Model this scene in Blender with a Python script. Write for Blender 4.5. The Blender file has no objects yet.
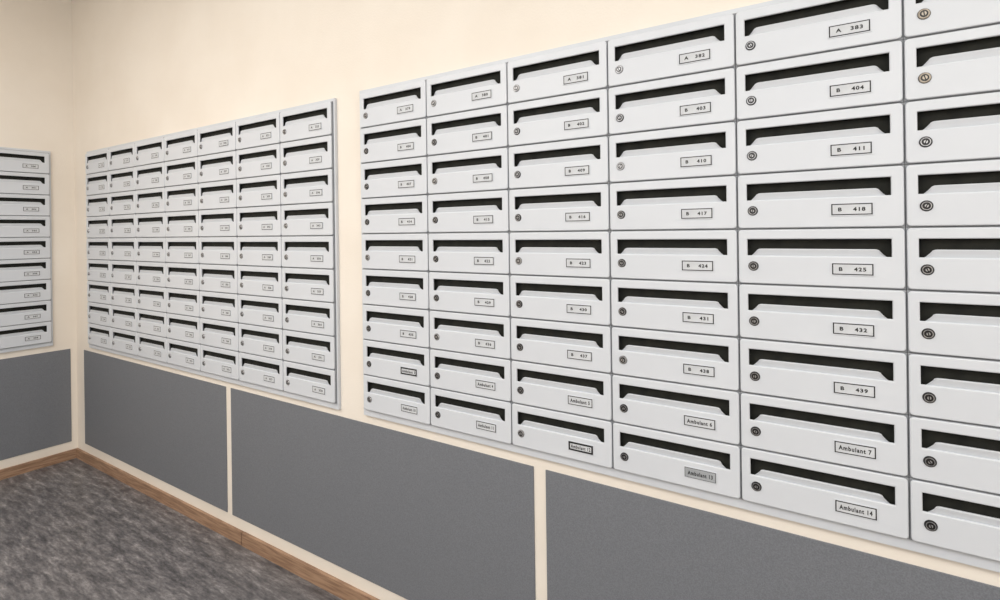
import bpy, bmesh, math, random
from mathutils import Vector, Matrix
random.seed(4)
scene = bpy.context.scene
try:
    scene.view_settings.view_transform = 'Standard'
    scene.view_settings.look = 'None'
except Exception: pass
COL = scene.collection

# ---------------------------------------------------------------- calibration
F = 550.0; VX = 830.0; D = 1.525; H = 0.14; EYE = 1.50
W0 = 0.351
L = math.hypot(F, VX)
def X_of(px):            # wall x of an image column at horizon height
    u = px + 330.0
    return D*VX/F - W0*(1e3/(0.1275*u))
K = (D-.0245)/D          # banks' front plane stands proud of the wall
XC = X_of(75.5)          # corner
ROOM_E = 2.6; ROOM_S = -3.3; CEIL = 3.15

# ---------------------------------------------------------------- materials
def new_mat(name):
    m = bpy.data.materials.new(name); m.use_nodes = True
    nt = m.node_tree; b = nt.nodes['Principled BSDF']
    return m, nt, b
def srgb(r, g, b):
    f = lambda c: (c/255/12.92 if c/255 <= .04045 else ((c/255+.055)/1.055)**2.4)
    return (f(r), f(g), f(b), 1)
def noisy(name, c1, c2, scale, rough=.5, bump=0., bscale=200, metal=0., detail=4, stretch=(1,1,1), lo=.35, hi=.65):
    m, nt, b = new_mat(name)
    tc = nt.nodes.new('ShaderNodeTexCoord')
    mp = nt.nodes.new('ShaderNodeMapping'); mp.inputs['Scale'].default_value = stretch
    n = nt.nodes.new('ShaderNodeTexNoise'); n.inputs['Scale'].default_value = scale; n.inputs['Detail'].default_value = detail
    r = nt.nodes.new('ShaderNodeValToRGB')
    r.color_ramp.elements[0].position = lo; r.color_ramp.elements[1].position = hi
    r.color_ramp.elements[0].color = c1; r.color_ramp.elements[1].color = c2
    nt.links.new(tc.outputs['Object'], mp.inputs[0]); nt.links.new(mp.outputs[0], n.inputs['Vector'])
    nt.links.new(n.outputs['Fac'], r.inputs[0]); nt.links.new(r.outputs[0], b.inputs['Base Color'])
    b.inputs['Roughness'].default_value = rough; b.inputs['Metallic'].default_value = metal
    if bump:
        n2 = nt.nodes.new('ShaderNodeTexNoise'); n2.inputs['Scale'].default_value = bscale
        bp = nt.nodes.new('ShaderNodeBump'); bp.inputs['Strength'].default_value = bump; bp.inputs['Distance'].default_value = .002
        nt.links.new(tc.outputs['Object'], n2.inputs['Vector']); nt.links.new(n2.outputs['Fac'], bp.inputs['Height'])
        nt.links.new(bp.outputs[0], b.inputs['Normal'])
    return m
M_wall = noisy('cream_plaster', srgb(232,223,211), srgb(236,228,217), 3, .85, .3, 140)
M_ceil = noisy('ceiling_paint', srgb(236,236,234), srgb(240,240,238), 3, .9)
M_panel = noisy('grey_laminate', srgb(106,109,115), srgb(121,124,130), 330, .6, .08, 400)
M_box = noisy('light_grey_enamel', srgb(207,211,217), srgb(211,215,221), 6, .38, .03, 500)
M_box.node_tree.nodes['Principled BSDF'].inputs['Specular IOR Level'].default_value = .5
M_frame = noisy('grey_enamel_frame', srgb(202,206,212), srgb(207,211,217), 6, .45)
M_seam = noisy('grey_enamel_housing', srgb(138,141,146), srgb(148,151,156), 6, .5)
M_dark = noisy('slot_interior_shade', srgb(14,15,12), srgb(30,31,25), 30, .9)  # near-black colour stands in for the shade inside the shallow slots
M_chrome = noisy('worn_steel', srgb(140,140,142), srgb(195,195,197), 60, .3, metal=.85)
M_brass = noisy('worn_brass', srgb(128,118,106), srgb(170,160,146), 60, .32, metal=.75)
M_black = noisy('black_plastic', srgb(16,16,18), srgb(26,26,28), 40, .35)
M_paper = noisy('label_paper', srgb(196,199,203), srgb(206,209,213), 50, .6)
M_paper_d = noisy('label_paper_grey', srgb(150,154,158), srgb(166,170,174), 50, .6)  # darker grey paper, used on one name plate
M_ink = noisy('black_ink', srgb(14,14,16), srgb(22,22,24), 50, .6)
M_wood = noisy('brown_wood', srgb(136,106,84), srgb(172,140,114), 9, .5, .1, 80, stretch=(1,6,14))
M_wood_w = noisy('brown_wood_side', srgb(136,106,84), srgb(172,140,114), 9, .5, .1, 80, stretch=(6,1,14))

# marbled linoleum: fine directional streaks with darker and lighter flecks
M_floor, nt, b = new_mat('marbled_linoleum')
tc = nt.nodes.new('ShaderNodeTexCoord')
mp = nt.nodes.new('ShaderNodeMapping'); mp.inputs['Scale'].default_value = (1.2, 5.0, 1); mp.inputs['Rotation'].default_value = (0,0,.2)
nA = nt.nodes.new('ShaderNodeTexNoise'); nA.inputs['Scale'].default_value = 5.5; nA.inputs['Detail'].default_value = 12
nA.inputs['Roughness'].default_value = .72; nA.inputs['Distortion'].default_value = .2
rA = nt.nodes.new('ShaderNodeValToRGB')
cr = rA.color_ramp
cr.elements[0].position = .34; cr.elements[0].color = srgb(66,65,68)
cr.elements[1].position = .68; cr.elements[1].color = srgb(160,156,156)
e = cr.elements.new(.47); e.color = srgb(98,96,98)
e = cr.elements.new(.56); e.color = srgb(122,119,120)
mp2 = nt.nodes.new('ShaderNodeMapping'); mp2.inputs['Scale'].default_value = (1, 2.6, 1)
nB = nt.nodes.new('ShaderNodeTexNoise'); nB.inputs['Scale'].default_value = 42; nB.inputs['Detail'].default_value = 8; nB.inputs['Roughness'].default_value = .65
rB = nt.nodes.new('ShaderNodeValToRGB'); rB.color_ramp.elements[0].position = .35; rB.color_ramp.elements[1].position = .65
rB.color_ramp.elements[0].color = (.26,.26,.26,1); rB.color_ramp.elements[1].color = (.74,.74,.74,1)
mx = nt.nodes.new('ShaderNodeMix'); mx.data_type = 'RGBA'; mx.blend_type = 'OVERLAY'; mx.inputs['Factor'].default_value = .5
nt.links.new(tc.outputs['Object'], mp.inputs[0]); nt.links.new(tc.outputs['Object'], mp2.inputs[0])
nt.links.new(mp.outputs[0], nA.inputs['Vector']); nt.links.new(mp2.outputs[0], nB.inputs['Vector'])
nt.links.new(nA.outputs['Fac'], rA.inputs[0]); nt.links.new(nB.outputs['Fac'], rB.inputs[0])
nt.links.new(rA.outputs[0], mx.inputs['A']); nt.links.new(rB.outputs[0], mx.inputs['B'])
nt.links.new(mx.outputs['Result'], b.inputs['Base Color']); b.inputs['Roughness'].default_value = .36

# ---------------------------------------------------------------- helpers
def bx(bm, x0, x1, y0, y1, z0, z1, mi=0):
    vs = [bm.verts.new((x, y, z)) for x in (x0, x1) for y in (y0, y1) for z in (z0, z1)]
    for f in ((0,1,3,2),(4,6,7,5),(0,4,5,1),(2,3,7,6),(0,2,6,4),(1,5,7,3)):
        fc = bm.faces.new([vs[i] for i in f]); fc.material_index = mi
def mesh_from(bm, name, mats):
    bmesh.ops.recalc_face_normals(bm, faces=bm.faces)
    me = bpy.data.meshes.new(name); bm.to_mesh(me); bm.free()
    for m in mats: me.materials.append(m)
    return me
def obj(name, data, parent=None):
    o = bpy.data.objects.new(name, data); COL.objects.link(o)
    if parent: o.parent = parent
    return o
def structure(name, boxes, mat):
    bm = bmesh.new()
    for q in boxes: bx(bm, *q)
    o = obj(name, mesh_from(bm, name, [mat])); o['kind'] = 'structure'
    return o
def curve_mesh(name, splines, ext, bev, mat):
    cu = bpy.data.curves.new(name, 'CURVE'); cu.dimensions = '2D'; cu.fill_mode = 'BOTH'
    cu.extrude = ext; cu.bevel_depth = bev; cu.bevel_resolution = 3
    for pts in splines:
        s = cu.splines.new('POLY'); s.points.add(len(pts)-1); s.use_cyclic_u = True
        for p, (x, y) in zip(s.points, pts): p.co = (x, y, 0, 1)
    t = bpy.data.objects.new('tmp', cu); COL.objects.link(t)
    dg = bpy.context.evaluated_depsgraph_get(); dg.update()
    me = bpy.data.meshes.new_from_object(t.evaluated_get(dg))
    bpy.data.objects.remove(t)
    me.name = name; me.materials.clear(); me.materials.append(mat)
    return me
def rrect(x0, x1, z0, z1, r, n=4):
    pts = []
    for cx, cz, a in ((x1-r, z1-r, 0), (x0+r, z1-r, 90), (x0+r, z0+r, 180), (x1-r, z0+r, 270)):
        for i in range(n+1):
            t = math.radians(a + 90*i/n); pts.append((cx+r*math.cos(t), cz+r*math.sin(t)))
    return pts
TO_FACE = Matrix.Rotation(math.radians(90), 4, 'X')   # xy -> xz, +z -> -y

# ---------------------------------------------------------------- room
structure('floor', [(XC-.1, ROOM_E+.1, ROOM_S-.1, .1, -.05, 0)], M_floor)
structure('ceiling', [(XC-.1, ROOM_E+.1, ROOM_S-.1, .1, CEIL, CEIL+.05)], M_ceil)
structure('wall_north', [(XC-.1, ROOM_E+.1, 0, .1, 0, CEIL)], M_wall)
structure('wall_west', [(XC-.1, XC, ROOM_S, 0, 0, CEIL)], M_wall)
structure('wall_east', [(ROOM_E, ROOM_E+.1, ROOM_S, 0, 0, CEIL)], M_wall)
structure('wall_south', [(XC-.1, ROOM_E+.1, ROOM_S-.1, ROOM_S, 0, CEIL)], M_wall)
xs = X_of(241)
structure('baseboard_north', [(XC+.0, xs-.003, -.014, 0, 0, .062), (xs+.003, ROOM_E, -.015, 0, 0, .063)], M_wood)
structure('baseboard_west', [(XC, XC+.014, ROOM_S, -.0155, 0, .062)], M_wood_w)

ZP0, ZP1 = EYE-9.87*H, EYE-5.4*H
def wall_panel(w, loc, rz, label):
    bm = bmesh.new(); bx(bm, 0, w, -.004, 0, ZP0, ZP1)
    bmesh.ops.bevel(bm, geom=bm.edges[:], offset=.001, segments=1, affect='EDGES')
    o = obj('wall_panel', mesh_from(bm, 'wall_panel', [M_panel])); o.location = loc; o.rotation_euler = (0,0,rz)
    o['label'] = label; o['category'] = 'wall panel'; o['group'] = 'grey wainscot panels'
xa, xb = X_of(83.5), X_of(225); wall_panel(xb-xa, (xa,0,0), 0, 'dark grey laminate wall panel beside the room corner')
xa, xb = X_of(230), X_of(532); wall_panel(xb-xa, (xa,0,0), 0, 'long dark grey laminate wall panel below the mailboxes')
xa = X_of(544); wall_panel(1.72, (xa,0,0), 0, 'long dark grey laminate wall panel below the mailboxes')
wall_panel(1.7, (XC, -1.735, 0), math.radians(90), 'dark grey laminate panel on the short end wall')

# ---------------------------------------------------------------- mailbox meshes (local: x right, -y out, z up, base-centre origin)
W = W0*K
PH = 1.003*H*K
GX, GZ = .0042, .0040
bw, bh = W-GX, PH-GZ
x0, x1 = -bw/2, bw/2
YB, YM, YF = -.0045, -.0180, -.0245
SL, SR = x0+.052*W, x0+.928*W           # slot opening
ST, SB = bh*(1-.155), bh*(1-.50)
bm = bmesh.new()
hx, hz0, hz1 = W/2-.0006, -GZ/2+.0006, bh+GZ/2-.0006
bx(bm, -hx, hx, -.0060, YB, hz0, hz1, 0)
bx(bm, -hx, x0+.003, YM, -.0060, hz0, hz1, 0); bx(bm, x1-.003, hx, YM, -.0060, hz0, hz1, 0)
bx(bm, x0+.003, x1-.003, YM, -.0060, hz0, .003, 0); bx(bm, x0+.003, x1-.003, YM, -.0060, bh-.003, hz1, 0)
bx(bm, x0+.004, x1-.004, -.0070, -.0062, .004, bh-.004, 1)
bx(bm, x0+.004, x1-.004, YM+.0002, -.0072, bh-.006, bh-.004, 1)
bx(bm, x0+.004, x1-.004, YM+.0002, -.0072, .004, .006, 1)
ME_house = mesh_from(bm, 'housing', [M_seam, M_dark])

door_t = (YM-YF)/2; BV = .0029
ME_door = curve_mesh('door', [rrect(x0+BV, x1-BV, BV, bh-BV, .005), rrect(SL, SR, SB, ST, .003)], door_t-BV, BV, M_box)
ME_door.transform(Matrix.Translation((0, (YM+YF)/2, 0)) @ TO_FACE)

# delivery lip: sunken tongue rising from the slot's lower edge, sloped ends, edge rolled back
bm = bmesh.new()
NX = 60
zt = bh*(1-.350)
prof = [(0, .0056), (.22, .0056), (.28, .0052), (.38, .0044), (.52, .0034), (.68, .0022), (.82, .0011), (.92, .0004), (.97, .0008), (1.0, .0022), (1.0, .0050)]
rows = []
wS = SR-SL
for v, dy in prof:
    row = []
    for k in range(NX+1):
        s = k/NX
        ins = .004 + .018*v
        xx = SL+ins + (wS-2*ins)*s
        e_ = min(s, 1-s)*(wS-2*ins)
        R_ = .012
        drop = R_ - math.sqrt(max(0, R_*R_-(R_-min(e_, R_))**2))
        top = zt - drop*.8
        zz = (SB-.0030) + (top-SB+.0030)*v
        row.append(bm.verts.new((xx, YF+dy, zz)))
    rows.append(row)
for j in range(len(prof)-1):
    for k in range(NX):
        f = bm.faces.new((rows[j][k], rows[j][k+1], rows[j+1][k+1], rows[j+1][k]))
ME_tongue = bpy.data.meshes.new('slot_lip'); bm.to_mesh(ME_tongue); bm.free(); ME_tongue.materials.append(M_box)

def cyl(bm, r0, r1, ya, yb, mi, n=28):
    a = [bm.verts.new((r0*math.cos(2*math.pi*k/n), ya, r0*math.sin(2*math.pi*k/n))) for k in range(n)]
    c = [bm.verts.new((r1*math.cos(2*math.pi*k/n), yb, r1*math.sin(2*math.pi*k/n))) for k in range(n)]
    for k in range(n):
        f = bm.faces.new((a[k], a[(k+1)%n], c[(k+1)%n], c[k])); f.material_index = mi
    f = bm.faces.new(c); f.material_index = mi
def lock_mesh(metal, dark_face):
    bm = bmesh.new()
    cyl(bm, .0118, .0118, 0, -.0012, 1); cyl(bm, .0112, .0098, -.0012, -.0034, 1 if dark_face else 0)
    cyl(bm, .0092, .0090, -.0034, -.0038, 0); cyl(bm, .0076, .0074, -.0038, -.0044, 1); cyl(bm, .0048 if not dark_face else .0036, .0044 if not dark_face else .0032, -.0044, -.0052, 0)
    bx(bm, -.0011, .0011, -.0056, -.0050, -.0046, .0046, 1)
    return mesh_from(bm, 'lock', [metal, M_black])
ME_lock_dark = lock_mesh(M_chrome, True); ME_lock_steel = lock_mesh(M_chrome, False); ME_lock_brass = lock_mesh(M_brass, False)

LW, LH = .232*W, .0262
def plate_mesh(paper, bd=.0025):
    bm = bmesh.new()
    bx(bm, -LW/2-.0022, LW/2+.0022, -.0016, 0, -LH/2-.0020, LH/2+.0020, 0)
    bx(bm, -LW/2, LW/2, -.0019, -.0016, -LH/2, LH/2, 1)
    bx(bm, -LW/2+bd, LW/2-bd, -.0022, -.0019, -LH/2+bd-.0002, LH/2-bd+.0002, 2)
    return mesh_from(bm, 'name_plate', [M_box, M_ink, paper])
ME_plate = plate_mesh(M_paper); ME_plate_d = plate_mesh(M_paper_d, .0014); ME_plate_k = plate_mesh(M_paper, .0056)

text_cache = {}
def text_mesh(txt):
    if txt in text_cache: return text_cache[txt]
    amb = txt.startswith('Amb')
    cu = bpy.data.curves.new('lettering', 'FONT'); cu.body = txt; cu.size = 1; cu.align_x = 'CENTER'; cu.align_y = 'CENTER'
    cu.offset = .040
    cu.resolution_u = 3; cu.space_character = 1.22
    t = bpy.data.objects.new('tmp', cu); COL.objects.link(t)
    dg = bpy.context.evaluated_depsgraph_get(); dg.update()
    me = bpy.data.meshes.new_from_object(t.evaluated_get(dg)); bpy.data.objects.remove(t)
    xsv = [v.co.x for v in me.vertices]; ysv = [v.co.y for v in me.vertices]
    cx, cy = (max(xsv)+min(xsv))/2, (max(ysv)+min(ysv))/2
    tw = .064 if amb else .053
    sx = tw/(max(xsv)-min(xsv)); sy = (.0110 if amb else .0092)/(max(ysv)-min(ysv))
    for v in me.vertices: v.co = ((v.co.x-cx)*sx, 0, (v.co.y-cy)*sy)
    me.name = 'lettering'; me.materials.clear(); me.materials.append(M_ink)
    text_cache[txt] = me
    return me

def mailbox(M, lx, lz, txt, label, group, plate=None, lock=None):
    root = obj('mailbox', None); root.empty_display_size = .05
    root.matrix_world = M @ Matrix.Translation((lx, 0, lz))
    root['label'] = label; root['category'] = 'mailbox'; root['group'] = group
    obj('housing', ME_house, root)
    d = obj('door', ME_door, root)
    obj('slot_lip', ME_tongue, root)
    lm = lock or ME_lock_dark
    lk = obj('lock', lm, d); lk.location = (x0+.100*W, YF, bh*.325); lk.rotation_euler = (0, random.uniform(-.6, .6), 0)
    lk['label'] = 'round dull brass cylinder lock' if lm is ME_lock_brass else 'round black and steel cylinder lock'
    n = obj('name_plate', plate or ME_plate, d); n.location = (x0+.705*W, YF, bh*.305)
    n['label'] = 'grey name plate with black border'
    t = obj('lettering', text_mesh(txt), n); t.location = (0, -.00235, 0); t['label'] = 'black printed text ' + txt
    return root

def bank(M, ncol, nrow, ztop, txtf, label, frame_label, group, lockf=lambda r, c: None, platef=lambda r, c: None):
    w = ncol*W; zb = ztop-nrow*PH
    e, tp, bt = .009, .013, .025
    bm = bmesh.new()
    g = -.0008
    bx(bm, -e, w+e, -.0040, g, zb-bt, ztop+tp)
    bx(bm, -e, -.001, -.013, -.0040, zb-bt, ztop+tp); bx(bm, w+.001, w+e, -.013, -.0040, zb-bt, ztop+tp)
    bx(bm, -.001, w+.001, -.013, -.0040, ztop+.001, ztop+tp)
    bx(bm, -.001, w+.001, -.013, -.0040, zb-bt, zb-.001)
    fr = obj('mailbox_rack', mesh_from(bm, 'mailbox_rack', [M_frame])); fr.matrix_world = M
    fr['label'] = frame_label; fr['category'] = 'mailbox rack'; fr['group'] = 'metal racks of the mailbox banks'
    for r in range(nrow):
        for c in range(ncol):
            mailbox(M, (c+.5)*W, ztop-(r+1)*PH+GZ/2, txtf(r, c), label(r, c), group, platef(r, c), lockf(r, c))

def near_txt(r, c):
    c1 = c+1
    if r == 0: return 'A   %d' % (378+c1)
    if r <= 6: return 'B    %d' % (399+c1+7*(r-1))
    return 'Ambulant %d' % (2+c1 if r == 7 else 9+c1)
def near_plate(r, c):
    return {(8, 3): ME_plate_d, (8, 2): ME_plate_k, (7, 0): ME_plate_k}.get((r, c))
def near_label(r, c):
    if r == 0: return 'light grey metal mailbox with slot, lock and A-number plate'
    if r >= 7: return 'light grey metal mailbox with plate reading Ambulant'
    return 'light grey metal mailbox with slot, lock and B-number plate'
def near_lock(r, c):
    if c == 5 and r <= 1: return ME_lock_brass
    if c <= 3 and (r == 0 or (r + 2*c) % 4 == 0): return ME_lock_steel
    return ME_lock_dark
ZT = EYE+3.97*H*K+.002
XN = X_of(361.8)*K
bank(Matrix.Translation((XN, 0, 0)), 6, 9, ZT, near_txt, near_label, 'light grey metal rack framing the larger mailbox bank', 'mailboxes in the large bank', near_lock, near_plate)
XF = X_of(333.5)*K-7*W
bank(Matrix.Translation((XF, 0, 0)), 7, 9, ZT-.006, lambda r, c: 'A   %d' % (316+c+7*r), lambda r, c: 'light grey metal mailbox in the bank near the corner', 'light grey metal rack framing mailbox bank near the corner', 'mailboxes in the bank near the corner', lambda r, c: ME_lock_steel)
MW = Matrix.Translation((XC, -.142-W, 0)) @ Matrix.Rotation(math.radians(90), 4, 'Z')
bank(MW, 1, 9, ZT+.004, lambda r, c: 'A   %d' % (300+r), lambda r, c: 'light grey metal mailbox on the short end wall', 'light grey metal rack framing the end wall mailboxes', 'mailboxes on the end wall')

# ---------------------------------------------------------------- lights
def area(loc, sx, sy, power, col, rot=(0,0,0)):
    l = bpy.data.lights.new('unseen_light', 'AREA'); l.shape = 'RECTANGLE'; l.size = sx; l.size_y = sy; l.energy = power; l.color = col  # unseen area lights, not all on the ceiling; no fixtures modelled
    o = bpy.data.objects.new('unseen_light', l); o.location = loc; o.rotation_euler = rot; COL.objects.link(o)
area((-2.6, -2.2, CEIL-.05), 1.8, 1.4, 54, (1, .955, .90))
area((-.6, -2.4, CEIL-.05), 2.4, 1.2, 28, (.93, .965, 1))
area((1.5, -2.2, CEIL-.05), 1.4, 1.4, 21, (.93, .965, 1))
area((-1.0, -3.2, 2.2), 4.5, 1.2, 30, (.93, .965, 1), (math.radians(70), 0, 0))  # unseen light added behind the camera to brighten the slot lips and fronts
# unseen light added by the east wall to brighten the short end wall
area((ROOM_E-.1, -2.0, 2.3), 1.2, 1.2, 30, (1, .96, .90), (math.radians(86), 0, math.radians(90)))
w = bpy.data.worlds.new('world'); scene.world = w; w.use_nodes = True
w.node_tree.nodes['Background'].inputs[0].default_value = (.9, .95, 1, 1); w.node_tree.nodes['Background'].inputs[1].default_value = .5

# ---------------------------------------------------------------- camera
cam = bpy.data.cameras.new('camera'); co = bpy.data.objects.new('camera', cam); COL.objects.link(co); scene.camera = co
cam.sensor_width = 36; cam.lens = F/1000*36; cam.shift_y = -.069; cam.clip_start = .01
fwd = Vector((-F/L, VX/L, 0)); right = Vector((VX/L, F/L, 0)); up = Vector((0,0,1))
R = Matrix((right, up, -fwd)).transposed()
roll = math.radians(.78)
R = R @ Matrix.Rotation(-roll, 3, 'Z')
co.matrix_world = Matrix.Translation((0, -D, EYE)) @ R.to_4x4()
